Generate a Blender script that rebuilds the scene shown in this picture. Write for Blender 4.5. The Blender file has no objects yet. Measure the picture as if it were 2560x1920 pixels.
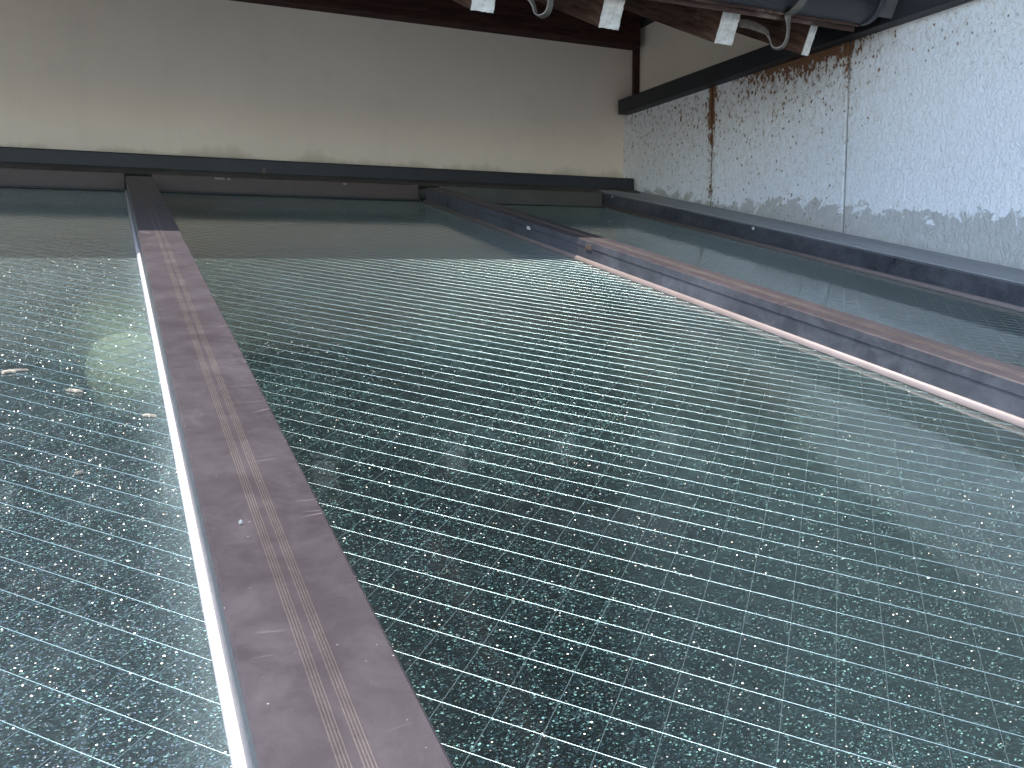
import bpy, bmesh, math, random
from mathutils import Vector, Matrix
random.seed(7)
sc = bpy.context.scene
C = sc.collection
Z0 = 2.75                       # camera height above the ground; house heights below are measured from the camera
R = math.radians
SLOPE = R(11.77)                # pitch of the glass roof
HG = 0.27                       # camera's distance from the glass

# ------------------------------------------------------------------ camera
cd = bpy.data.cameras.new('camera'); cam = bpy.data.objects.new('camera', cd); C.objects.link(cam)
yaw, pitch, roll = R(24.786), R(-6.885), R(-0.484)
fwd = Vector((math.sin(yaw)*math.cos(pitch), math.cos(yaw)*math.cos(pitch), math.sin(pitch)))
rgt = Vector((math.cos(yaw), -math.sin(yaw), 0)); up = rgt.cross(fwd)
r2 = math.cos(roll)*rgt + math.sin(roll)*up; u2 = -math.sin(roll)*rgt + math.cos(roll)*up
m = Matrix((r2, u2, -fwd)).transposed().to_4x4(); m.translation = (0, 0, Z0)
cam.matrix_world = m
cd.sensor_width = 36; cd.lens = 36*2117.5/2560; cd.clip_start = 0.01; cd.clip_end = 3000
sc.camera = cam

# ------------------------------------------------------------------ sky and sun
SUN = Vector((-0.30, -0.135, 0.943)).normalized()
w = bpy.data.worlds.new('World'); sc.world = w; w.use_nodes = True
nt = w.node_tree; bg = nt.nodes['Background']
sky = nt.nodes.new('ShaderNodeTexSky'); sky.sky_type = 'NISHITA'; sky.sun_disc = False
sky.sun_elevation = math.asin(SUN.z); sky.sun_rotation = math.atan2(SUN.x, SUN.y)
nt.links.new(sky.outputs[0], bg.inputs[0]); bg.inputs[1].default_value = 0.15
sl = bpy.data.lights.new('sun', 'SUN'); so = bpy.data.objects.new('sun', sl); C.objects.link(so)
sl.energy = 2.0; sl.angle = R(0.53); sl.color = (1, 0.955, 0.89)
so.rotation_euler = SUN.to_track_quat('Z', 'Y').to_euler(); so.location = SUN*20

sc.view_settings.view_transform = 'Standard'; sc.view_settings.look = 'None'
sc.view_settings.gamma = 1; sc.view_settings.exposure = 2.18
sc.view_settings.use_curve_mapping = False
sc.cycles.max_bounces = 6; sc.cycles.diffuse_bounces = 3; sc.cycles.glossy_bounces = 3; sc.cycles.transmission_bounces = 4; sc.cycles.transparent_max_bounces = 8
sc.cycles.sample_clamp_indirect = 6
sc.cycles.blur_glossy = 0.4

# ------------------------------------------------------------------ material helpers
class NT:
    def __init__(s, name):
        s.m = bpy.data.materials.new(name); s.m.use_nodes = True
        s.t = s.m.node_tree; s.t.nodes.clear()
        s.out = s.t.nodes.new('ShaderNodeOutputMaterial')
    def n(s, typ, ins=None, **kw):
        nd = s.t.nodes.new('ShaderNode'+typ)
        for k, v in kw.items(): setattr(nd, k, v)
        for k, v in (ins or {}).items():
            if hasattr(v, 'node'): s.t.links.new(v, nd.inputs[k])
            else: nd.inputs[k].default_value = v
        return nd
    def math(s, op, a, b=None, c=None, clamp=False):
        d = {0: a}
        if b is not None: d[1] = b
        if c is not None: d[2] = c
        nd = s.n('Math', d, operation=op); nd.use_clamp = clamp
        return nd.outputs[0]
    def coord(s, kind='Object'): return s.n('TexCoord').outputs[kind]
    def mapv(s, vec, scale=(1,1,1), loc=(0,0,0), rot=(0,0,0)):
        return s.n('Mapping', {'Vector': vec, 'Scale': scale, 'Location': loc, 'Rotation': rot}).outputs[0]
    def noise(s, vec, scale, detail=3, rough=0.55, dist=0):
        return s.n('TexNoise', {'Vector': vec, 'Scale': scale, 'Detail': detail, 'Roughness': rough, 'Distortion': dist}).outputs[0]
    def ramp(s, fac, stops, interp='LINEAR'):
        nd = s.n('ValToRGB', {0: fac}); cr = nd.color_ramp; cr.interpolation = interp
        while len(cr.elements) < len(stops): cr.elements.new(0.5)
        for e, (p, c) in zip(cr.elements, stops):
            e.position = p; e.color = (c, c, c, 1) if isinstance(c, (int, float)) else (*c, 1)
        return nd.outputs[0]
    def mix(s, fac, a, b, blend='MIX'):
        nd = s.n('Mix', data_type='RGBA', blend_type=blend)
        for k, v in ((0, fac), (6, a), (7, b)):
            if hasattr(v, 'node'): s.t.links.new(v, nd.inputs[k])
            elif k == 0: nd.inputs[k].default_value = v
            else: nd.inputs[k].default_value = (*v, 1) if len(v) == 3 else v
        return nd.outputs[2]
    def bump(s, h, strength=0.3, dist=0.001, normal=None):
        d = {'Height': h, 'Strength': strength, 'Distance': dist}
        if normal is not None: d['Normal'] = normal
        return s.n('Bump', d).outputs[0]
    def bsdf(s, **k):
        names = {'color': 'Base Color', 'rough': 'Roughness', 'metal': 'Metallic', 'normal': 'Normal', 'spec': 'Specular IOR Level', 'coat': 'Coat Weight', 'coatr': 'Coat Roughness'}
        d = {}
        for a, v in k.items():
            if a == 'color' and not hasattr(v, 'node'): v = (*v, 1)
            d[names[a]] = v
        return s.n('BsdfPrincipled', d).outputs[0]
    def end(s, sh): s.t.links.new(sh, s.out.inputs[0]); return s.m

def xyz(t, vec): return t.n('SeparateXYZ', {0: vec}).outputs

def mat_plain(name, col, rough=0.6, metal=0, var=0.15, scale=30, bump=0.15, bd=0.0008, spec=0.5):
    t = NT(name); v = t.coord()
    n = t.noise(v, scale, 5)
    c = t.mix(t.ramp(n, [(0.3, 0.0), (0.7, 1.0)]), tuple(x*(1-var) for x in col), tuple(min(1, x*(1+var)) for x in col))
    return t.end(t.bsdf(color=c, rough=rough, metal=metal, spec=spec, normal=t.bump(t.noise(v, scale*12, 4), bump, bd)))

def mat_plaster():
    t = NT('plaster'); v = t.coord()
    big = t.noise(v, 1.3, 4); fine = t.noise(v, 90, 5)
    c = t.mix(t.ramp(big, [(0.3, 0), (0.7, 1)]), (0.71, 0.62, 0.515), (0.79, 0.70, 0.59))
    drip = t.noise(t.mapv(v, (6, 1, 0.35)), 2.0, 5, 0.6, 0.3)
    c = t.mix(t.ramp(drip, [(0.50, 0), (0.80, 0.12)]), c, (0.46, 0.41, 0.33))
    c = t.mix(t.ramp(t.noise(v, 14, 5, 0.7), [(0.55, 0), (0.8, 0.22)]), c, (0.50, 0.45, 0.37))
    z = xyz(t, v)[2]
    # dirt splashed up from the flashing, uneven along the wall
    st = t.noise(t.mapv(v, (7, 1, 1.5)), 1.0, 5, 0.65)
    hgt = t.math('MULTIPLY_ADD', st, 0.16, -0.045)
    d = t.math('DIVIDE', t.math('SUBTRACT', z, Z0+0.36), t.math('MAXIMUM', hgt, 0.006))
    dirt = t.ramp(d, [(0.0, 0.75), (0.35, 0.35), (1.0, 0.0)])
    c = t.mix(dirt, c, (0.25, 0.215, 0.14))
    grain = t.noise(t.mapv(v, (20, 20, 60)), 6, 4)
    b = t.bump(fine, 0.25, 0.001, t.bump(grain, 0.2, 0.002))
    return t.end(t.bsdf(color=c, rough=0.9, spec=0.2, normal=b))

def mat_siding():
    t = NT('embossed_siding'); v = t.coord()
    X = xyz(t, v); y, z = X[1], X[2]
    n1 = t.noise(t.mapv(v, (1, 1, 0.8)), 105, 3, 0.55, 0.7)
    emb = t.ramp(n1, [(0.42, 0), (0.5, 0.75), (0.62, 1)])
    emb2 = t.noise(v, 45, 3, 0.5, 0.3)
    big = t.noise(v, 2.2, 4)
    c = t.mix(t.ramp(big, [(0.3, 0), (0.7, 1)]), (0.72, 0.75, 0.785), (0.80, 0.825, 0.855))
    # height above the sloping sill and distance into the corner
    hs = t.math('SUBTRACT', z, t.math('MULTIPLY_ADD', y, math.tan(SLOPE), Z0-0.236))
    hn = t.math('SUBTRACT', z, Z0+0.590)                       # negative below the head trim
    into = t.n('MapRange', {0: y, 1: 0.9, 2: 2.5, 3: 0.0, 4: 1.0}).outputs[0]
    # weathered band where rain splashes off the sill and the paint has worn to grey
    wob = t.noise(t.mapv(v, (1, 1, 1)), 26, 6, 0.7, 0.6)
    wob2 = t.noise(v, 3.0, 3)
    top = t.n('MapRange', {0: y, 1: 1.0, 2: 2.35, 3: 0.125, 4: 0.018}).outputs[0]
    lim = t.math('ADD', top, t.math('ADD', t.math('MULTIPLY_ADD', wob, 0.20, -0.10), t.math('MULTIPLY_ADD', wob2, 0.09, -0.045)))
    band = t.n('MapRange', {0: t.math('SUBTRACT', lim, hs), 1: -0.002, 2: 0.006, 3: 0.0, 4: 1.0}).outputs[0]
    worn = t.mix(t.noise(v, 55, 4), (0.30, 0.30, 0.29), (0.50, 0.50, 0.48))
    c = t.mix(t.math('MULTIPLY', band, 0.85), c, worn)
    # dirt line on the sill itself
    dl = t.n('MapRange', {0: hs, 1: 0.0, 2: 0.03, 3: 0.75, 4: 0.0}).outputs[0]
    c = t.mix(t.math('MULTIPLY', dl, wob), c, (0.22, 0.19, 0.14))
    # rust: pin-holes clustered under the trim and towards the corner
    sp = t.noise(t.mapv(v, (1, 1, 0.62)), 95, 3, 0.6, 0.25)
    cl = t.noise(v, 7, 4)
    up_ = t.n('MapRange', {0: hn, 1: -0.38, 2: -0.01, 3: 0.0, 4: 1.0}).outputs[0]
    near2 = t.n('MapRange', {0: y, 1: 1.50, 2: 1.66, 3: 0.0, 4: 1.0}).outputs[0]
    amt = t.math('ADD', t.math('MULTIPLY', t.math('POWER', up_, 1.6), 0.13), t.math('MULTIPLY', t.math('SUBTRACT', cl, 0.52), 0.15))
    amt = t.math('ADD', amt, t.math('MULTIPLY', near2, 0.105))
    edge = t.math('POWER', t.n('MapRange', {0: hn, 1: -0.10, 2: 0.0, 3: 0.0, 4: 1.0}).outputs[0], 2.0)
    e2 = t.math('MULTIPLY', edge, t.n('MapRange', {0: t.math('ABSOLUTE', t.math('SUBTRACT', y, 1.80)), 1: 0.05, 2: 0.32, 3: 0.42, 4: 0.0}).outputs[0])
    amt = t.math('ADD', amt, e2)
    seam = t.n('MapRange', {0: t.math('ABSOLUTE', t.math('SUBTRACT', y, 2.192)), 1: 0.004, 2: 0.03, 3: 0.34, 4: 0.0}).outputs[0]
    amt = t.math('ADD', amt, t.math('MULTIPLY', seam, t.n('MapRange', {0: hn, 1: -0.40, 2: -0.05, 3: 0.45, 4: 1.0}).outputs[0]))
    seam2 = t.n('MapRange', {0: t.math('ABSOLUTE', t.math('SUBTRACT', y, 1.648)), 1: 0.004, 2: 0.02, 3: 0.2, 4: 0.0}).outputs[0]
    amt = t.math('ADD', amt, t.math('MULTIPLY', seam2, t.math('MULTIPLY', near2, up_)))
    wv = t.n('TexNoise', {'Vector': v, 'Scale': 60.0, 'Detail': 2.0}).outputs[1]
    vw = t.n('VectorMath', {0: t.mapv(v, (1, 1, 0.8)), 1: t.n('VectorMath', {0: wv, 1: (0.010, 0.010, 0.010)}, operation='MULTIPLY').outputs[0]}, operation='ADD').outputs[0]
    def dots(scale, gain, rad):
        q = t.n('TexVoronoi', {'Vector': vw, 'Scale': scale}, feature='F1')
        cc = t.n('SeparateColor', {0: q.outputs['Color']}).outputs
        ex = t.n('MapRange', {0: t.math('SUBTRACT', t.math('MULTIPLY', amt, gain), cc[0]), 1: 0.0, 2: 0.12, 3: 0.0, 4: 1.0}).outputs[0]
        rr = t.math('MULTIPLY_ADD', cc[1], rad, 0.10)
        k = t.n('MapRange', {0: t.math('SUBTRACT', rr, q.outputs['Distance']), 1: -0.03, 2: 0.07, 3: 0.0, 4: 1.0}).outputs[0]
        return t.math('MULTIPLY', ex, k)
    dm = t.math('MAXIMUM', dots(56, 2.3, 0.27), t.math('MULTIPLY', dots(95, 1.4, 0.24), 0.85))
    solid = t.n('MapRange', {0: t.math('ADD', sp, t.math('MULTIPLY', amt, 0.95)), 1: 0.80, 2: 0.90, 3: 0.0, 4: 1.0}).outputs[0]
    fine = t.math('MAXIMUM', dm, solid)
    rc = t.mix(t.noise(v, 130, 4), (0.11, 0.045, 0.022), (0.26, 0.135, 0.065))
    deep = t.n('MapRange', {0: y, 1: 2.2, 2: 2.6, 3: 0.0, 4: 0.6}).outputs[0]
    rc = t.mix(deep, rc, (0.30, 0.265, 0.20))
    c = t.mix(fine, c, rc)
    halo = t.n('MapRange', {0: t.math('ADD', sp, amt), 1: 0.62, 2: 0.80, 3: 0.0, 4: 0.28}).outputs[0]
    c = t.mix(t.math('MULTIPLY', halo, t.math('SUBTRACT', 1.0, fine)), c, (0.42, 0.33, 0.20))
    hgt = t.math('ADD', t.math('MULTIPLY', emb, 0.7), t.math('MULTIPLY', emb2, 0.8))
    hgt = t.math('SUBTRACT', hgt, t.math('MULTIPLY', fine, 0.5))
    b = t.bump(hgt, 0.7, 0.0022, t.bump(t.noise(v, 500, 3), 0.15, 0.0005))
    rough = t.math('MULTIPLY_ADD', fine, 0.35, 0.42)
    return t.end(t.bsdf(color=c, rough=rough, spec=0.45, normal=b))

def mat_wood(name, dark, light, axis=0, scale=9, worn=0.0):
    t = NT(name); v = t.coord()
    s = [14, 14, 14]; s[axis] = 0.7
    warp = t.noise(v, 2.2, 3)
    vv = t.n('VectorMath', {0: t.mapv(v, s), 1: t.n('CombineXYZ', {0: warp, 1: warp, 2: warp}).outputs[0]}, operation='ADD').outputs[0]
    g = t.noise(vv, scale, 5, 0.65, 0.3)
    c = t.mix(t.ramp(g, [(0.36, 0), (0.62, 1)]), dark, light)
    if worn:
        c = t.mix(t.ramp(t.noise(v, 9, 5, 0.7), [(0.58, 0), (0.66, worn)]), c, (0.22, 0.17, 0.14))
    return t.end(t.bsdf(color=c, rough=0.72, spec=0.3, normal=t.bump(g, 0.6, 0.0015)))

def mat_end_grain():
    t = NT('painted_end_grain'); v = t.coord()
    n = t.noise(v, 55, 5, 0.65); st = t.noise(t.mapv(v, (1, 1, 1), (3, 1, 2)), 22, 4)
    c = t.mix(t.ramp(n, [(0.35, 0), (0.65, 1)]), (0.50, 0.485, 0.45), (0.76, 0.745, 0.71))
    c = t.mix(t.ramp(st, [(0.60, 0), (0.75, 0.8)]), c, (0.27, 0.17, 0.095))
    lines = t.noise(t.mapv(v, (30, 30, 220)), 1.0, 3)
    c = t.mix(t.ramp(lines, [(0.58, 0), (0.72, 0.35)]), c, (0.28, 0.25, 0.22))
    return t.end(t.bsdf(color=c, rough=0.9, spec=0.1, normal=t.bump(t.noise(v, 260, 4), 0.7, 0.0012)))

def mat_bronze(name, base=(0.040, 0.0315, 0.034), dust=(0.140, 0.120, 0.125), amount=0.44, rough=0.46, metal=0.35, scratch=0.0):
    t = NT(name); v = t.coord()
    big = t.noise(t.mapv(v, (6, 5, 6)), 1.0, 6, 0.65)
    cloud = t.noise(t.mapv(v, (30, 24, 30)), 1.0, 7, 0.75, 0.4)
    wipes = t.noise(t.mapv(v, (14, 150, 14), rot=(0, 0, 0.1)), 1.0, 5, 0.6, 0.4)
    spk = t.noise(v, 420, 2)
    d = t.math('ADD', t.math('MULTIPLY', t.ramp(big, [(0.35, 0), (0.72, 1)]), 0.4), t.math('MULTIPLY', t.ramp(cloud, [(0.42, 0), (0.75, 1)]), 0.55))
    d = t.math('ADD', d, t.math('MULTIPLY', t.ramp(wipes, [(0.5, 0), (0.75, 1)]), 0.07))
    d = t.math('MULTIPLY', d, amount, clamp=True)
    c = t.mix(d, base, dust)
    c = t.mix(t.ramp(spk, [(0.74, 0), (0.79, 0.8)]), c, (0.45, 0.41, 0.39))
    # hairline scratches
    def scr(rot, thr):
        q = t.n('TexVoronoi', {'Vector': t.mapv(v, (5, 34, 5), rot=(0, 0, rot)), 'Scale': 1.0, 'Randomness': 1.0}, feature='DISTANCE_TO_EDGE').outputs[0]
        mk = t.noise(v, 13+rot*7, 2)
        return t.math('MULTIPLY', t.ramp(q, [(0.0, 1), (thr, 0)]), t.ramp(mk, [(0.60, 0), (0.68, 1)]))
    s = t.math('MAXIMUM', scr(0.5, 0.016), scr(-0.9, 0.012))
    c = t.mix(t.math('MULTIPLY', s, scratch), c, (0.30, 0.26, 0.25))
    r = t.math('MULTIPLY_ADD', d, 0.4, rough)
    b = t.bump(t.noise(v, 700, 3), 0.1, 0.0003, t.bump(cloud, 0.07, 0.0006))
    return t.end(t.bsdf(color=c, rough=r, metal=metal, spec=0.5, normal=b))

def mat_glass(name, dirt=1.0, spark=1.0):
    """Wired figured glass: smooth wavy top face, hammered underside that scatters and glints, a film of dust."""
    t = NT(name); v = t.coord()
    def to_world(vec):
        w_ = t.n('VectorTransform', {0: vec}, vector_type='NORMAL', convert_from='OBJECT', convert_to='WORLD').outputs[0]
        return t.n('VectorMath', {0: w_}, operation='NORMALIZE').outputs[0]
    # gently wavy float surface
    rip = t.noise(t.mapv(v, (26, 52, 1)), 1.0, 3, 0.5, 0.3)
    top_n = t.bump(rip, 0.35, 0.0006)
    gloss = t.n('BsdfGlossy', {'Color': (1, 1, 1, 1), 'Roughness': 0.05, 'Normal': top_n}).outputs[0]
    fres = t.n('Fresnel', {'IOR': 1.42, 'Normal': top_n}).outputs[0]
    # hammered pattern, a few millimetres across, with facets up to ~40 degrees
    fl = t.noise(t.mapv(v, (300, 440, 1)), 1.0, 4, 0.65, 0.6)
    fln = t.bump(fl, 1.0, 0.004)
    wrp = t.n('TexNoise', {'Vector': t.mapv(v, (1, 1, 1)), 'Scale': 500.0, 'Detail': 2.0}).outputs[1]
    fv = t.n('VectorMath', {0: t.mapv(v, (1000, 1500, 1), (3.1, 7.7, 0)), 1: t.n('VectorMath', {0: wrp, 1: (2.2, 2.2, 0)}, operation='MULTIPLY').outputs[0]}, operation='ADD').outputs[0]
    vf = t.n('TexVoronoi', {'Vector': fv, 'Scale': 1.0}, feature='F1')
    fc = t.n('SeparateColor', {0: vf.outputs['Color']}).outputs
    fn = to_world(t.n('CombineXYZ', {0: t.math('MULTIPLY_ADD', fc[0], 2.0, -1.0), 1: t.math('MULTIPLY_ADD', fc[1], 2.0, -1.0), 2: 1.0}).outputs[0])
    fleck = t.n('BsdfGlossy', {'Color': (0.36, 0.73, 0.72, 1), 'Roughness': 0.36, 'Normal': fn}).outputs[0]
    fw = t.math('MULTIPLY', t.ramp(t.noise(v, 3.5, 5, 0.6, 0.5), [(0.30, 0.25), (0.70, 1.0)]), 0.062)
    vo = t.n('TexVoronoi', {'Vector': t.mapv(v, (700, 860, 1)), 'Scale': 1.0}, feature='F1')
    cs = t.n('SeparateColor', {0: vo.outputs['Color']}).outputs
    tx = t.math('MULTIPLY_ADD', cs[0], 2.2, -1.1); ty = t.math('MULTIPLY_ADD', cs[1], 2.2, -1.1)
    gn = to_world(t.n('CombineXYZ', {0: tx, 1: ty, 2: 1.0}).outputs[0])
    tint = t.mix(cs[2], (1.0, 0.93, 0.82), (0.85, 0.95, 1.0))
    glit = t.n('BsdfGlossy', {'Color': tint, 'Roughness': 0.24, 'Normal': gn}).outputs[0]
    dotm = t.ramp(vo.outputs['Distance'], [(0.28, 1), (0.42, 0)])
    # dust: patches, wiped streaks
    d1 = t.noise(v, 5, 5, 0.6, 0.4); d2 = t.noise(t.mapv(v, (9, 3, 1)), 3, 6, 0.7, 1.0)
    dust = t.math('ADD', t.ramp(d1, [(0.35, 0.25), (0.75, 1)]), t.math('MULTIPLY', t.ramp(d2, [(0.55, 0), (0.8, 1)]), 0.8))
    gx = xyz(t, t.coord('Generated'))[0]
    edge = t.n('MapRange', {0: t.math('ABSOLUTE', t.math('SUBTRACT', gx, 0.5)), 1: 0.455, 2: 0.5, 3: 0.0, 4: 1.0}).outputs[0]
    dust = t.math('ADD', dust, t.math('MULTIPLY', t.math('POWER', edge, 1.6), t.math('MULTIPLY_ADD', d2, 3.0, 0.2)))  # dust along the edges, also painting the pale glow beside the bar
    speck = t.ramp(t.noise(v, 380, 2), [(0.70, 0), (0.78, 1)])
    dcol = t.mix(speck, (0.17, 0.215, 0.215), (0.45, 0.44, 0.40))
    dif = t.n('BsdfDiffuse', {'Color': dcol, 'Normal': fln}).outputs[0]
    refr = t.n('BsdfRefraction', {'Color': (0.70, 0.84, 0.81, 1), 'Roughness': 0.38, 'IOR': 1.08, 'Normal': fln}).outputs[0]
    trn = t.n('BsdfTransparent', {'Color': (0.80, 0.90, 0.88, 1)}).outputs[0]
    def mx(f, a, b): return t.n('MixShader', {0: f, 1: a, 2: b}).outputs[0]
    body = mx(0.58, trn, refr)
    body = mx(t.math('MULTIPLY_ADD', dust, 0.10*dirt, 0.015), body, dif)
    body = mx(fw, body, fleck)
    body = mx(t.math('MULTIPLY', dotm, 0.08*spark), body, glit)
    return t.end(mx(fres, body, gloss))

def mat_glass_under():
    t = NT('glass_underside')
    return t.end(t.n('BsdfTransparent', {'Color': (0.93, 0.97, 0.96, 1)}).outputs[0])

M = {}
M['plaster'] = mat_plaster()
M['reflected_dark'] = mat_plain('dark_reflected_sheet', (0.050, 0.045, 0.040), 0.8, 0, 0.1, 2)  # near-black, so what the glass mirrors stays dark
M['siding'] = mat_siding()
M['pale_patch'] = mat_plain('cream_patch', (0.56, 0.51, 0.37), 0.95, 0, 0.08, 20)
M['beam'] = mat_wood('beam_wood', (0.022, 0.009, 0.007), (0.062, 0.025, 0.018), 0)
M['rafter'] = mat_wood('rafter_wood', (0.040, 0.020, 0.015), (0.125, 0.070, 0.052), 1, worn=0.25)
M['batten'] = mat_wood('batten_wood', (0.030, 0.016, 0.013), (0.090, 0.052, 0.042), 0, worn=0.7)
M['end_grain'] = mat_end_grain()
M['bronze'] = mat_bronze('bronze_cap', scratch=0.4)
M['bronze_sky_side'] = mat_bronze('bronze_sky_tint', (0.060, 0.063, 0.076), (0.32, 0.325, 0.36), 0.5, 0.27, 0.5)  # blue of the reflected sky painted into the side faces
M['ridge'] = mat_bronze('worn_ridge', (0.09, 0.072, 0.064), (0.24, 0.20, 0.18), 0.6, 0.4, 0.4)
M['bead'] = mat_plain('brown_sealant', (0.185, 0.145, 0.13), 0.5, 0, 0.12, 20)
M['white_bead'] = mat_plain('white_sealant', (0.40, 0.37, 0.365), 0.45, 0, 0.06, 40)
M['black_gap'] = mat_plain('black_gap_strip', (0.012, 0.012, 0.013), 0.6)
M['dark_trim'] = mat_plain('dark_painted_trim', (0.016, 0.018, 0.022), 0.55, 0, 0.3, 6)
M['flashing'] = mat_bronze('dusty_flashing', (0.045, 0.042, 0.038), (0.22, 0.20, 0.17), 0.55, 0.6, 0.1)
M['red_rail'] = mat_bronze('red_brown_rail', (0.055, 0.036, 0.031), (0.13, 0.10, 0.085), 0.5, 0.55, 0.1)
M['olive_rail'] = mat_bronze('olive_rail', (0.045, 0.043, 0.036), (0.16, 0.15, 0.12), 0.45, 0.55, 0.1)
M['sill'] = mat_bronze('sill_flashing', (0.24, 0.245, 0.255), (0.40, 0.385, 0.36), 0.6, 0.5, 0.1)
M['gutter'] = mat_plain('gutter_plastic', (0.040, 0.042, 0.050), 0.42, 0, 0.2, 12)
M['hook'] = mat_plain('galvanised_hook', (0.20, 0.18, 0.155), 0.6, 0.5, 0.35, 60, 0.3)
M['roof'] = mat_plain('roof_slate', (0.10, 0.10, 0.105), 0.7)
M['soffit'] = mat_wood('soffit_board', (0.020, 0.010, 0.008), (0.055, 0.030, 0.022), 1)
M['seam'] = mat_plain('rusty_joint', (0.085, 0.040, 0.022), 0.85, 0, 0.5, 40)
M['seam_grey'] = mat_plain('grey_joint', (0.27, 0.255, 0.235), 0.7, 0, 0.3, 30)
M['wire'] = mat_plain('steel_wire', (0.25, 0.33, 0.325), 0.27, 0.86, 0.1, 50)
M['glass'] = mat_glass('wired_figured_glass', 0.48, 0.6); M['glass_hazy'] = mat_glass('hazy_wired_glass', 2.3, 2.6); M['glass_under'] = mat_glass_under()  # left pane's copy: dust plus painted-in haze and stronger glints
M['ground'] = mat_plain('ground_earth', (0.27, 0.25, 0.21), 0.9, 0, 0.25, 3)
M['paving'] = mat_plain('dark_deck', (0.055, 0.05, 0.045), 0.8, 0, 0.2, 2)
M['door_frame'] = mat_plain('dark_door_frame', (0.03, 0.025, 0.024), 0.4, 0.3)
M['door_pane'] = mat_plain('dim_window_pane', (0.012, 0.014, 0.015), 0.45, 0, 0.2, 2, 0)
M['render'] = mat_plain('beige_render', (0.62, 0.58, 0.50), 0.9, 0, 0.12, 4)
M['chip'] = mat_plain('pale_chip', (0.42, 0.41, 0.385), 0.8)
M['leaf'] = mat_plain('dry_leaf', (0.27, 0.23, 0.18), 0.8, 0, 0.3, 60)

# ------------------------------------------------------------------ object helpers
def tag(o, label, cat, group=None):
    o['label'] = label; o['category'] = cat
    if group: o['group'] = group
    return o
def empty(name, loc=(0, 0, 0), rot=(0, 0, 0)):
    o = bpy.data.objects.new(name, None); C.objects.link(o); o.location = loc; o.rotation_euler = rot; o.empty_display_size = 0.1
    return o
def link(name, me, mat=None, parent=None):
    o = bpy.data.objects.new(name, me); C.objects.link(o)
    if mat is not None: me.materials.append(mat)
    if parent: o.parent = parent
    return o
def from_bm(name, bm, mat=None, parent=None, smooth=False):
    bmesh.ops.recalc_face_normals(bm, faces=bm.faces)
    me = bpy.data.meshes.new(name); bm.to_mesh(me); bm.free()
    if smooth:
        for p in me.polygons: p.use_smooth = True
    return link(name, me, mat, parent)
def box(name, x, y, z, mat, parent=None, bev=0.0015):
    bm = bmesh.new()
    bmesh.ops.create_cube(bm, size=1)
    for q in bm.verts: q.co = ((x[0]+x[1])/2+q.co.x*(x[1]-x[0]), (y[0]+y[1])/2+q.co.y*(y[1]-y[0]), (z[0]+z[1])/2+q.co.z*(z[1]-z[0]))
    if bev: bmesh.ops.bevel(bm, geom=list(bm.edges), offset=bev, segments=2, affect='EDGES', profile=0.5)
    return from_bm(name, bm, mat, parent)
def prism(name, prof, a0, a1, axis, mat, parent=None, smooth=False, bev=0):
    """extrude a closed 2-D profile along axis 'x' (profile y,z) or 'y' (profile x,z)"""
    bm = bmesh.new()
    def P(p, a): return (a, p[0], p[1]) if axis == 'x' else (p[0], a, p[1])
    v0 = [bm.verts.new(P(p, a0)) for p in prof]; v1 = [bm.verts.new(P(p, a1)) for p in prof]
    n = len(prof)
    for i in range(n): bm.faces.new((v0[i], v0[(i+1) % n], v1[(i+1) % n], v1[i]))
    bm.faces.new(v0[::-1]); bm.faces.new(v1)
    if bev: bmesh.ops.bevel(bm, geom=list(bm.edges), offset=bev, segments=2, affect='EDGES', profile=0.5)
    o = from_bm(name, bm, mat, parent)
    if smooth:
        for p in o.data.polygons:
            if len(p.vertices) == 4: p.use_smooth = True
    return o

# ------------------------------------------------------------------ setting
g = box('ground', (-900, 900), (-900, 900), (-0.5, 0), M['ground'], None, 0); g['kind'] = 'structure'
pv = box('terrace', (-4, 1.70), (-2.2, 2.70), (0.004, 0.06), M['paving'], None, 0.004); pv['kind'] = 'structure'

XW, YW = 1.701, 2.70            # siding face, back wall face
# back wall ------------------------------------------------------------
bw = empty('plaster_wall', (-0.5, YW, 0)); bw.location = (0, 0, 0)
tag(bw, 'beige plaster house wall in shade at the back of the glass roof', 'wall')
box('wall_surface', (-4, 1.757), (YW, YW+0.16), (0.06, Z0+1.55), M['plaster'], bw, 0)
bm_ = box('wall_beam', (-4, 1.735), (2.643, YW+0.02), (Z0+0.8245, Z0+1.04), M['beam'], bw, 0.003)
box('corner_post', (1.7365, 1.759), (2.685, YW+0.03), (Z0+0.60, Z0+1.2), M['beam'], bw, 0.002)
us = empty('added_upper_storey'); tag(us, 'unseen dark wall and roof added above the eaves to darken the glass reflections', 'wall')  # added out of view so the panes mirror something dark
box('added_upper_wall', (-4, 2.9), (2.705, 2.9), (Z0+1.56, Z0+4.2), M['reflected_dark'], us, 0)
box('added_upper_eave', (-4.4, 3.2), (1.95, 3.2), (Z0+4.21, Z0+4.33), M['roof'], us, 0.01)
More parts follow.
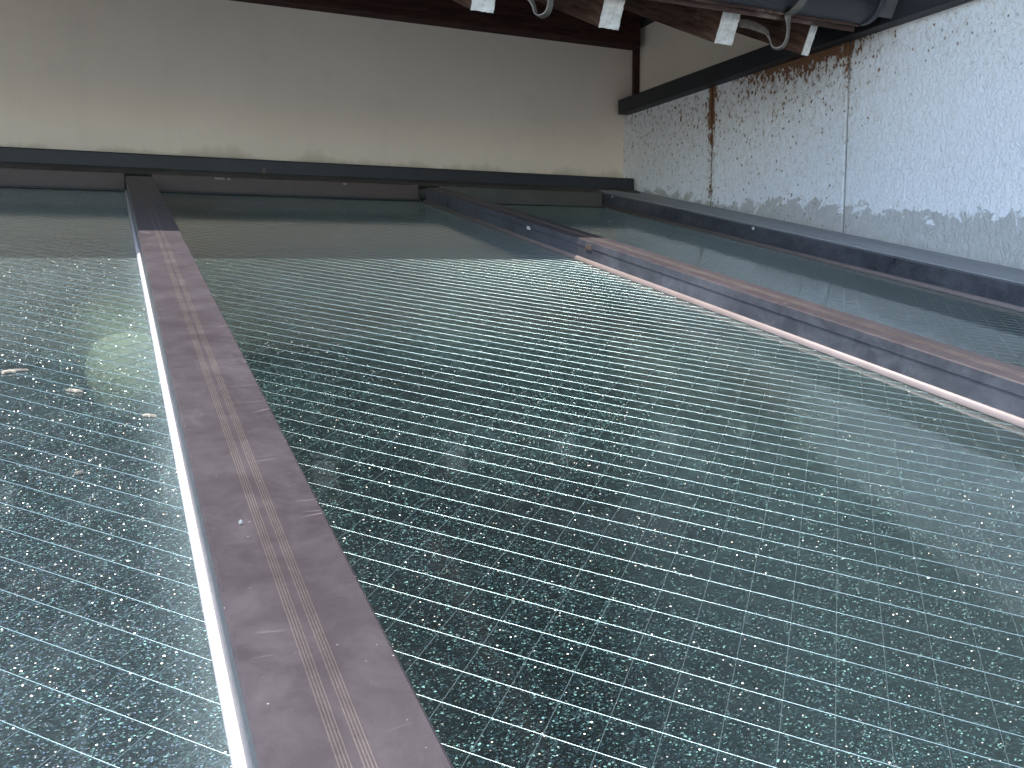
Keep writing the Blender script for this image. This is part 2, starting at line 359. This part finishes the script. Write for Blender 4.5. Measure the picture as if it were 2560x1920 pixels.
# right wall -----------------------------------------------------------
rw = empty('siding_wall'); tag(rw, 'white embossed metal siding wall with rust spots on the right', 'wall')
ts = math.tan(SLOPE)
def sill_z(y): return Z0 + y*ts - 0.236
joints = [YW+0.02, 2.192, 1.648, 1.103, 0.558, 0.013, -0.532, -1.077, -1.6]
for i in range(len(joints)-1):
    ya, yb = joints[i]-(0.0035 if i else 0), joints[i+1]+0.0035
    bm = bmesh.new()
    zt = Z0+0.61
    ny = 1
    prof = [(yb, sill_z(yb)), (ya, sill_z(ya)), (ya, zt), (yb, zt)]
    v0 = [bm.verts.new((XW, p[0], p[1])) for p in prof]; v1 = [bm.verts.new((XW+0.018, p[0], p[1])) for p in prof]
    for k in range(4): bm.faces.new((v0[k], v0[(k+1) % 4], v1[(k+1) % 4], v1[k]))
    bm.faces.new(v0[::-1]); bm.faces.new(v1)
    bmesh.ops.bevel(bm, geom=list(bm.edges), offset=0.0025, segments=2, affect='EDGES', profile=0.5)
    from_bm('siding_panel', bm, M['siding'], rw)
for i, y in enumerate(joints[1:-1]):
    box('joint_strip', (XW+0.006, XW+0.017), (y-0.009, y+0.009), (sill_z(y)+0.004, Z0+0.60), M['seam'] if i == 0 else M['seam_grey'], rw, 0)
box('wall_backing', (XW+0.019, 1.98), (-1.6, YW-0.02), (0.06, Z0+0.62), M['dark_trim'], rw, 0)
box('upper_plaster', (1.762, 1.98), (-1.6, YW-0.003), (Z0+0.622, Z0+0.90), M['plaster'], rw, 0)
box('dark_reflected_panel', (1.763, 1.98), (-1.6, YW-0.003), (Z0+0.901, Z0+1.35), M['reflected_dark'], rw, 0)  # dark panel added to keep a pale patch out of the reflections
box('lower_render', (XW+0.004, XW+0.0185), (-1.6, YW-0.004), (0.062, Z0-0.62), M['render'], rw, 0)
prism('lower_render', [(-1.6, Z0-0.618), (YW-0.004, Z0-0.618), (YW-0.004, sill_z(YW)-0.075), (-1.6, sill_z(-1.6)-0.075)], XW+0.004, XW+0.0185, 'x', M['render'], rw)
box('head_trim', (1.660, 1.7615), (-1.6, 2.672), (Z0+0.590, Z0+0.640), M['dark_trim'], rw, 0.002)
box('soffit_reflection_block', (1.64, 1.7615), (-1.6, 1.68), (Z0+0.645, Z0+1.34), M['dark_trim'], rw, 0.002)  # dark soffit, enlarged to hide pale plaster from the glass reflection

# sliding door on the back wall under the glass
dr = empty('sliding_door', (0.35, 2.69, 0.06)); tag(dr, 'dark sliding door in the house wall below the glass roof', 'door')
def dbox(n, x, y, z, mt): return box(n, (x[0]-0.35, x[1]-0.35), (y[0]-2.69, y[1]-2.69), (z[0]-0.06, z[1]-0.06), mt, dr, 0.002)
dbox('door_frame', (-1.35, 1.60), (2.625, 2.698), (2.46, 2.54), M['door_frame']); dbox('door_frame', (-1.35, 1.60), (2.625, 2.698), (0.062, 0.11), M['door_frame'])
for x in (-1.35, -0.365, 0.62, 1.54): dbox('door_stile', (x, x+0.06), (2.625, 2.698), (0.112, 2.458), M['door_frame'])
for x in (-1.288, -0.303, 0.682): dbox('door_pane', (x, x+0.92 if x > 0.6 and x+0.92 < 1.538 else x+0.856), (2.655, 2.672), (0.112, 2.458), M['door_pane'])

# ------------------------------------------------------------------ glass roof (local axes: x along the house, y up the slope, z off the glass)
N = Vector((0, -math.sin(SLOPE), math.cos(SLOPE)))
foot = Vector((0, 0, Z0)) - N*HG
gr = empty('glass_roof', foot, (SLOPE, 0, 0))
tag(gr, 'sloping wired glass roof with bronze glazing bars filling the picture', 'glass roof')
M0, M1 = -0.16, 2.497           # lower and upper edge of the panes
HB = 0.045                      # height of the glazing bars
bars = [(-0.806, -0.740), (0.0356, 0.1007), (0.8545, 0.9207)]
panes = [(-0.740, 0.0356, 0.0915*HG, -0.9752*HG, 0.9938*HG), (0.1007, 0.8545, 0.0948*HG, -0.109*HG, 1.3563*HG), (0.9207, 1.506, 0.0948*HG, 0.30*HG, 1.31*HG)]

wm = bpy.data.meshes.new('wire')
bm = bmesh.new(); bmesh.ops.create_cone(bm, cap_ends=True, segments=8, radius1=1, radius2=1, depth=1, matrix=Matrix.Rotation(math.pi/2, 4, 'Y'))
for f_ in bm.faces: f_.smooth = len(f_.verts) == 4
bm.to_mesh(wm); bm.free(); wm.materials.append(M['wire'])

def clip(px, py, dx, dy, x0, x1, y0, y1):
    t0, t1 = -1e9, 1e9
    for p, d, a, b in ((px, dx, x0, x1), (py, dy, y0, y1)):
        ta, tb = (a-p)/d, (b-p)/d
        if ta > tb: ta, tb = tb, ta
        t0, t1 = max(t0, ta), min(t1, tb)
    return (t0, t1) if t1-t0 > 0.004 else None

S2 = math.sqrt(0.5)
for (xa, xb, s, uo, vo_) in panes:
    bm = bmesh.new(); bmesh.ops.create_cube(bm, size=1)
    for q in bm.verts: q.co = ((xa+xb)/2+q.co.x*(xb-xa-0.004), (M0+M1)/2+q.co.y*(M1-M0), -0.0034+q.co.z*0.0068)
    po = from_bm('glass_pane', bm, M['glass_hazy'] if xa < 0 else M['glass'], gr); po.data.materials.append(M['glass_under'])
    for p in po.data.polygons: p.material_index = 0 if p.normal.z > 0.5 else 1
    # u runs along (1,-1)/sqrt2, v along (1,1)/sqrt2
    for fam in (0, 1):
        off0 = vo_ if fam == 0 else uo
        for k in range(-140, 140):
            off = off0 + k*s + random.uniform(-1, 1)*0.0002
            if fam == 0: px, py, dx, dy, ang = off*S2, off*S2, S2, -S2, -math.pi/4
            else: px, py, dx, dy, ang = off*S2, -off*S2, S2, S2, math.pi/4
            c_ = clip(px, py, dx, dy, xa+0.003, xb-0.003, M0+0.002, M1-0.002)
            if not c_: continue
            t0, t1 = c_; tm = (t0+t1)/2
            wo = bpy.data.objects.new('wire', wm); C.objects.link(wo); wo.parent = po
            wo.location = (px+dx*tm, py+dy*tm, 0.0 - (0 if fam == 0 else 0.00012)); wo.rotation_euler = (random.random()*6, 0, 0)
            wo.rotation_euler = (0, 0, ang+random.uniform(-1, 1)*0.0004); wo.scale = (t1-t0, 0.00028, 0.00028)

def bead(x, side, mat, parent, y0, y1):
    """quarter-round fillet lying against a bar face at x; side -1 = on its left"""
    w_, h_ = 0.0048, 0.009
    prof = [(x, 0.0004), (x, h_)] + [(x+side*w_*math.sin(a), h_*0.15+h_*0.85*math.cos(a)) for a in [i*math.pi/16 for i in range(1, 9)]] + [(x+side*w_, 0.0004)]
    return prism('sealant_bead', prof, y0, y1, 'y', mat, parent, True)
YB = 2.46
for bi, (xa, xb) in enumerate(bars):
    b = 0.0016
    # hollow box with a snapped-on cap: the cap shows as a fine step down the face
    prof = [(xa+0.0012, 0.0002), (xa+0.0012, HB*0.68), (xa, HB*0.70), (xa, HB-b), (xa+b, HB), (xb-b, HB), (xb, HB-b), (xb, HB*0.70), (xb-0.0012, HB*0.68), (xb-0.0012, 0.0002)]
    body = prism('glazing_bar', prof, M0-0.02, YB, 'y', M['bronze'], gr)
    body.data.materials.append(M['bronze_sky_side'])
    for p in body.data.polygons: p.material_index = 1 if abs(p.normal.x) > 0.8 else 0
    wd = xb-xa
    for gs in (0.395, 0.525):
        for k in range(4):
            xr = xa + wd*gs + k*0.00135
            prism('ridge', [(xr, HB-0.0002), (xr+0.00015, HB+0.00045), (xr+0.00055, HB+0.00045), (xr+0.0007, HB-0.0002)], M0-0.02, YB-0.002, 'y', M['ridge'], body)
    bead(xa+0.0012, -1, M['white_bead'] if bi == 1 else M['bead'], body, M0, M1-0.03)
    bead(xb-0.0012, 1, M['bead'], body, M0, M1-0.03)
    if bi == 2:
        box('clip_slot', (xa-0.0012, xa+0.002), (1.452, 1.476), (HB*0.62, HB*0.86), M['red_rail'], body, 0.0004)
        box('paint_chip', (xa-0.0008, xa+0.002), (1.735, 1.750), (HB*0.60, HB*0.76), M['chip'], body, 0.0003)
# side rail against the siding wall, with its sill flashing
XS = 1.506
sr = prism('side_rail', [(XS, 0.0002), (XS, HB-0.002), (XS+0.002, HB), (XS+0.05, HB), (XS+0.05, 0.0002)], M0-0.02, 2.60, 'y', M['bronze_sky_side'], gr)
bead(XS, -1, M['bead'], sr, M0, M1-0.01)
prism('sill_flashing', [(XS+0.02, HB+0.0006), (XS+0.02, HB+0.004), (1.600, HB+0.0045), (1.668, HB-0.0005), (XW-0.001, HB+0.004), (XW-0.001, HB-0.008), (XS+0.06, HB-0.008), (XS+0.06, HB+0.0006)], M0-0.02, 2.60, 'y', M['sill'], sr)
for y in (0.9, 1.75, 2.46): box('screw_head', (XS-0.0015, XS+0.001), (y-0.004, y+0.004), (HB*0.82, HB*0.98), M['chip'], sr, 0.0006)

# unseen walls added under the roof to keep the space below dark
def light_block_panel(x, y, z1, label):
    e = empty('light_block_wall', ((x[0]+x[1])/2, (y[0]+y[1])/2, 0.06)); tag(e, label, 'wall', 'added walls that block light under the glass')
    ox, oy = (x[0]+x[1])/2, (y[0]+y[1])/2
    box('block_panel', (x[0]-ox, x[1]-ox), (y[0]-oy, y[1]-oy), (0.002, z1-0.12), M['dark_trim'], e, 0.003)
    box('block_rail', (x[0]-ox-0.01, x[1]-ox+0.01), (y[0]-oy-0.01, y[1]-oy+0.01), (z1-0.119, z1-0.06), M['bronze_sky_side'], e, 0.003)
light_block_panel((-0.80, 1.69), (-0.13, -0.08), Z0-0.325, 'dark front wall added below the lower edge of the glass to block light')
light_block_panel((-0.80, -0.75), (-0.07, 2.62), Z0-0.315, 'dark side wall added below the left glass pane to block light')
# header assembly along the house wall (world axes)
hd = empty('wall_header', (0, 2.55, Z0+0.25)); tag(hd, 'dark trim and red-brown rail closing the glass roof against the wall', 'header trim')
def hb(n, x, y, z, mt, bev=0.002): return box(n, x, (y[0]-2.55, y[1]-2.55), (z[0]-0.25, z[1]-0.25), mt, hd, bev)
hb('dark_trim', (-4, 1.6985), (2.620, 2.698), (0.3195, 0.3625), M['dark_trim'], 0.004)
pf = [(2.556, 0.2985), (2.552, 0.303), (2.619, 0.3235), (2.699, 0.3185), (2.699, 0.300), (2.58, 0.290)]
prism('flashing', [(p[0]-2.55, p[1]-0.25) for p in pf], -4, 1.6985, 'x', M['flashing'], hd)
for (xa, xb, mt) in ((-4, 0.0345, 'red_rail'), (0.1018, 0.8535, 'red_rail'), (0.9218, 1.504, 'olive_rail')):
    hb('header_rail', (xa, xb), (2.516, 2.60), (0.2515, 0.2955), M[mt])
    hb('gap_strip', (xa, xb), (2.495, 2.5165), (0.246, 0.2515), M['black_gap'] if mt == 'red_rail' else M['olive_rail'], 0.001)  # dark strip between the glass end and the rail
hb('upper_rail', (-4, 1.69), (2.560, 2.695), (0.262, 0.2895), M['olive_rail'])
for (x, w_) in ((0.262, 0.026), (0.295, 0.008), (0.62, 0.010)):
    hb('paint_chip', (x, x+w_), (2.5135, 2.5185), (0.287, 0.2935), M['bead'], 0.001)
hb('cobweb_tuft', (0.405, 0.417), (2.6185, 2.621), (0.312, 0.338), M['flashing'], 0.001)

# ------------------------------------------------------------------ eaves over the back wall
RS = R(25.1); tr = math.tan(RS)
ev = empty('roof_eaves', (0.6, 2.0, Z0+0.8)); ev.location = (0, 1.6, Z0+0.53)
tag(ev, 'tiled roof eaves on dark rafters with white painted ends, top of picture', 'eaves')
RW_, RH = 0.048, 0.068
ends = [-0.845, -0.545, -0.243, 0.057, 0.357, 0.657, 0.9455, 1.2455, 1.500]
rm = None
for x in ends:
    # local frame: y up the slope; square-cut end
    if rm is None:
        bm = bmesh.new(); bmesh.ops.create_cube(bm, size=1)
        for q in bm.verts: q.co = ((q.co.x+0.5)*RW_, (q.co.y+0.5)*1.45, (q.co.z+0.5)*RH)
        bmesh.ops.bevel(bm, geom=list(bm.edges), offset=0.0015, segments=1, affect='EDGES')
        o = from_bm('rafter', bm, M['rafter'], ev); rm = o.data
        bm = bmesh.new(); nx, nz = 8, 10
        rr = random.Random(3)
        grid = {}
        for i in range(nx+1):
            for j in range(nz+1):
                ex = rr.uniform(-1, 1)*0.0008 if i in (0, nx) or j in (0, nz) else 0
                grid[i, j] = bm.verts.new((RW_*i/nx+ex, -0.0012+rr.uniform(-1, 1)*0.0004, RH*j/nz+ex))
        for i in range(nx):
            for j in range(nz): bm.faces.new((grid[i, j], grid[i+1, j], grid[i+1, j+1], grid[i, j+1]))
        r_ = bmesh.ops.extrude_face_region(bm, geom=list(bm.faces))
        for q in r_['geom']:
            if isinstance(q, bmesh.types.BMVert): q.co.y = 0.0008
        e = from_bm('painted_end', bm, M['end_grain'], o); em = e.data
    else:
        o = link('rafter', rm, None, ev); e = link('painted_end', em, None, o)
    o.location = (x, 0, -0.003); o.rotation_euler = (RS, 0, 0)
    if x == ends[-1]: o.scale = (0.42, 1, 1)
def slope_box(n, x, ya, yb, h0, h1, mt, bev=0.002):
    """a board lying on the rafters: measured up the slope from the rafter ends, h above rafter underside"""
    o = box(n, x, (ya, yb), (h0, h1), mt, ev, bev); o.location = (0, 0, -0.003); o.rotation_euler = (RS, 0, 0); return o
nb = 0
yb = -0.035
while yb < 1.42:
    slope_box('soffit_board', (-1.6, 1.758 if yb > 0.1 else 1.60), yb, yb+0.148, RH+0.0005, RH+0.012, M['soffit'] if yb > 0.1 else M['batten'], 0.001); yb += 0.150
slope_box('eave_batten', (-1.6, 1.60), -0.045, 0.045, RH+0.0125, RH+0.042, M['batten'])
slope_box('roof_covering', (-1.6, 1.758), -0.075, 1.7, RH+0.0425, RH+0.09, M['roof'], 0.004)

# ------------------------------------------------------------------ rain gutter with its hooks
gt = empty('rain_gutter', (0, 1.512, Z0+0.62)); tag(gt, 'dark grey half-round rain gutter under the eaves edge', 'gutter')
gc = (0.0, 0.022); r0 = 0.056
bm = bmesh.new(); ring = []
A = [math.pi + i*math.pi/16 for i in range(17)]
prof = [(r0*math.cos(a), gc[1]+r0*math.sin(a)) for a in A] + [((r0-0.003)*math.cos(a), gc[1]+(r0-0.003)*math.sin(a)) for a in reversed(A)]
prism('trough', prof, -1.6, 1.60, 'x', M['gutter'], gt, True)
prism('end_cap', [((r0+0.003)*math.cos(a), gc[1]+(r0+0.003)*math.sin(a)) for a in A], 1.596, 1.612, 'x', M['gutter'], gt, False, 0.002)
prism('outer_rim', [(-r0+0.006*math.cos(i*math.pi/4)-0.003, gc[1]+0.006*math.sin(i*math.pi/4)) for i in range(8)], -1.6, 1.60, 'x', M['gutter'], gt, True)
def hook(dx, parent):
    pts = [((1.3136, 1.600, .5774), (0, .1, 1)), ((1.335, 1.595, .576), (0, .1, 1)), ((1.3555, 1.588, .570), (.1, .2, 1)), ((1.374, 1.580, .5597), (.4, .4, .8)), ((1.382, 1.575, .5418), (.7, .7, .2)), ((1.384, 1.570, .5265), (.7, .7, 0)),
           ((1.3904, 1.560, .5198), (.8, .6, 0)), ((1.3987, 1.550, .5243), (.8, .6, 0)), ((1.4006, 1.540, .5394), (.8, .6, 0)), ((1.395, 1.531, .563), (.8, .5, 0)), ((1.384, 1.520, .5800), (.9, .3, 0)),
           ((1.377, 1.500, .5815), (1, 0, 0)), ((1.375, 1.475, .5900), (1, 0, 0)), ((1.375, 1.456, .612), (1, 0, 0)), ((1.375, 1.450, .645), (1, 0, 0))]
    # densify with Catmull-Rom
    P = [Vector(p) for p, _ in pts]; Wd = [Vector(q).normalized() for _, q in pts]; path = []
    for i in range(len(P)-1):
        p0, p1, p2, p3 = P[max(i-1, 0)], P[i], P[i+1], P[min(i+2, len(P)-1)]
        for k in range(5):
            u = k/5
            path.append((0.5*((2*p1)+(-p0+p2)*u+(2*p0-5*p1+4*p2-p3)*u*u+(-p0+3*p1-3*p2+p3)*u**3), Wd[i].lerp(Wd[i+1], u)))
    path.append((P[-1], Wd[-1]))
    bm = bmesh.new(); prev = None
    for i, (p, wv) in enumerate(path):
        tgt = (path[min(i+1, len(path)-1)][0]-path[max(i-1, 0)][0]).normalized()
        wv = (wv - tgt*wv.dot(tgt)).normalized(); nn = tgt.cross(wv)
        base = p + Vector((dx, -1.512, -0.62))
        rg = [bm.verts.new(base+wv*a*0.0095+nn*b*0.0014) for a, b in ((-1, -1), (1, -1), (1, 1), (-1, 1))]
        if prev:
            for k in range(4): bm.faces.new((prev[k], prev[(k+1) % 4], rg[(k+1) % 4], rg[k]))
        else: bm.faces.new(rg)
        prev = rg
    bm.faces.new(prev[::-1])
    return from_bm('gutter_hook', bm, M['hook'], parent)
for dx in (0.0, -0.600, -1.2): hook(dx, gt)

# ------------------------------------------------------------------ unseen eaves added on the right (above the picture; shades the siding and the last pane)
e2 = empty('added_side_eaves', (1.70, -0.1, Z0+1.2)); tag(e2, 'unseen eaves added above the white siding wall to shade the last pane', 'eaves')
def eb(n, prof, y0, y1, mt): return prism(n, [(p[0]-1.70, p[1]-1.2) for p in prof], y0+0.1, y1+0.1, 'y', M[mt], e2)
eb('roof_covering', [(0.764, 0.96), (0.764, 1.03), (2.0, 1.53), (2.0, 1.46)], -1.7, 1.95, 'roof')
eb('soffit', [(0.79, 0.945), (0.79, 0.957), (1.98, 1.437), (1.98, 1.425)], -1.7, 1.95, 'soffit')
box('fascia', (0.752-1.70, 0.770-1.70), (-1.6, 2.05), (0.92-1.2, 1.04-1.2), M['batten'], e2, 0.002)

# ------------------------------------------------------------------ bits lying on the glass
def flake(name, label, x, y, L, Wd, ang, mt):
    bm = bmesh.new(); n = 15; rr = random.Random(int(abs(x)*1e4)); top = []; 
    pts = []
    for i in range(n):
        a = 2*math.pi*i/n; k = rr.uniform(0.35, 1.25)
        pts.append((L/2*k*math.cos(a), Wd/2*k*math.sin(a)))
    lo = [bm.verts.new((p[0], p[1], 0.0006)) for p in pts]; hi = [bm.verts.new((p[0]*0.9, p[1]*0.85, 0.0016+rr.uniform(0, 0.0012))) for p in pts]
    c_ = bm.verts.new((0, 0, 0.0032))
    for i in range(n):
        j = (i+1) % n
        bm.faces.new((lo[i], lo[j], hi[j], hi[i])); bm.faces.new((hi[i], hi[j], c_))
    bm.faces.new(lo[::-1])
    o = from_bm(name, bm, M[mt])
    o.matrix_world = Matrix.Translation(foot) @ Matrix.Rotation(SLOPE, 4, 'X') @ Matrix.Translation((x, y, 0)) @ Matrix.Rotation(ang, 4, 'Z')
    return tag(o, label, 'debris')
flake('dry_flake', 'long pale dry flake on the left pane at the picture edge', -0.0963, 0.8942, 0.024, 0.007, 0.25, 'leaf')
flake('dry_flake', 'pale dry flake on the left pane below the bright patch', -0.0413, 0.8238, 0.016, 0.0045, -0.5, 'leaf')
flake('dry_flake', 'pale dry flake on the left pane beside the white sealant', 0.0185, 0.7436, 0.013, 0.004, -0.6, 'leaf')
flake('dry_flake', 'smallest pale dry flake in the middle of the left pane', -0.0327, 0.632, 0.007, 0.0025, 0.3, 'leaf')
flake('grit_speck', 'tiny white grit speck on the bronze bar, left of its ridges', 0.054, 0.497, 0.0022, 0.0015, 1.3, 'chip').matrix_world = Matrix.Translation(foot) @ Matrix.Rotation(SLOPE, 4, 'X') @ Matrix.Translation((0.054, 0.437, HB))

# ------------------------------------------------------------------ made-up pale shape below the left pane, standing in for a bright patch
bm = bmesh.new(); bmesh.ops.create_uvsphere(bm, u_segments=32, v_segments=20, radius=1)
for q in bm.verts:
    x, y, z = q.co
    k = 1 - 0.12*(abs(x)**3*abs(y)**3)*8
    q.co = (math.copysign(abs(x)**0.8, x)*0.072*k, math.copysign(abs(y)**0.8, y)*0.17*k, z*0.055)
cu = from_bm('pale_shape', bm, M['pale_patch'], None, True); cu.location = (0.020, 1.46, Z0-0.140); cu.rotation_euler = (0.15, 0, 0.1)
tag(cu, 'made-up pale yellow shape giving the blurred bright patch through the left pane', 'pale_shape')
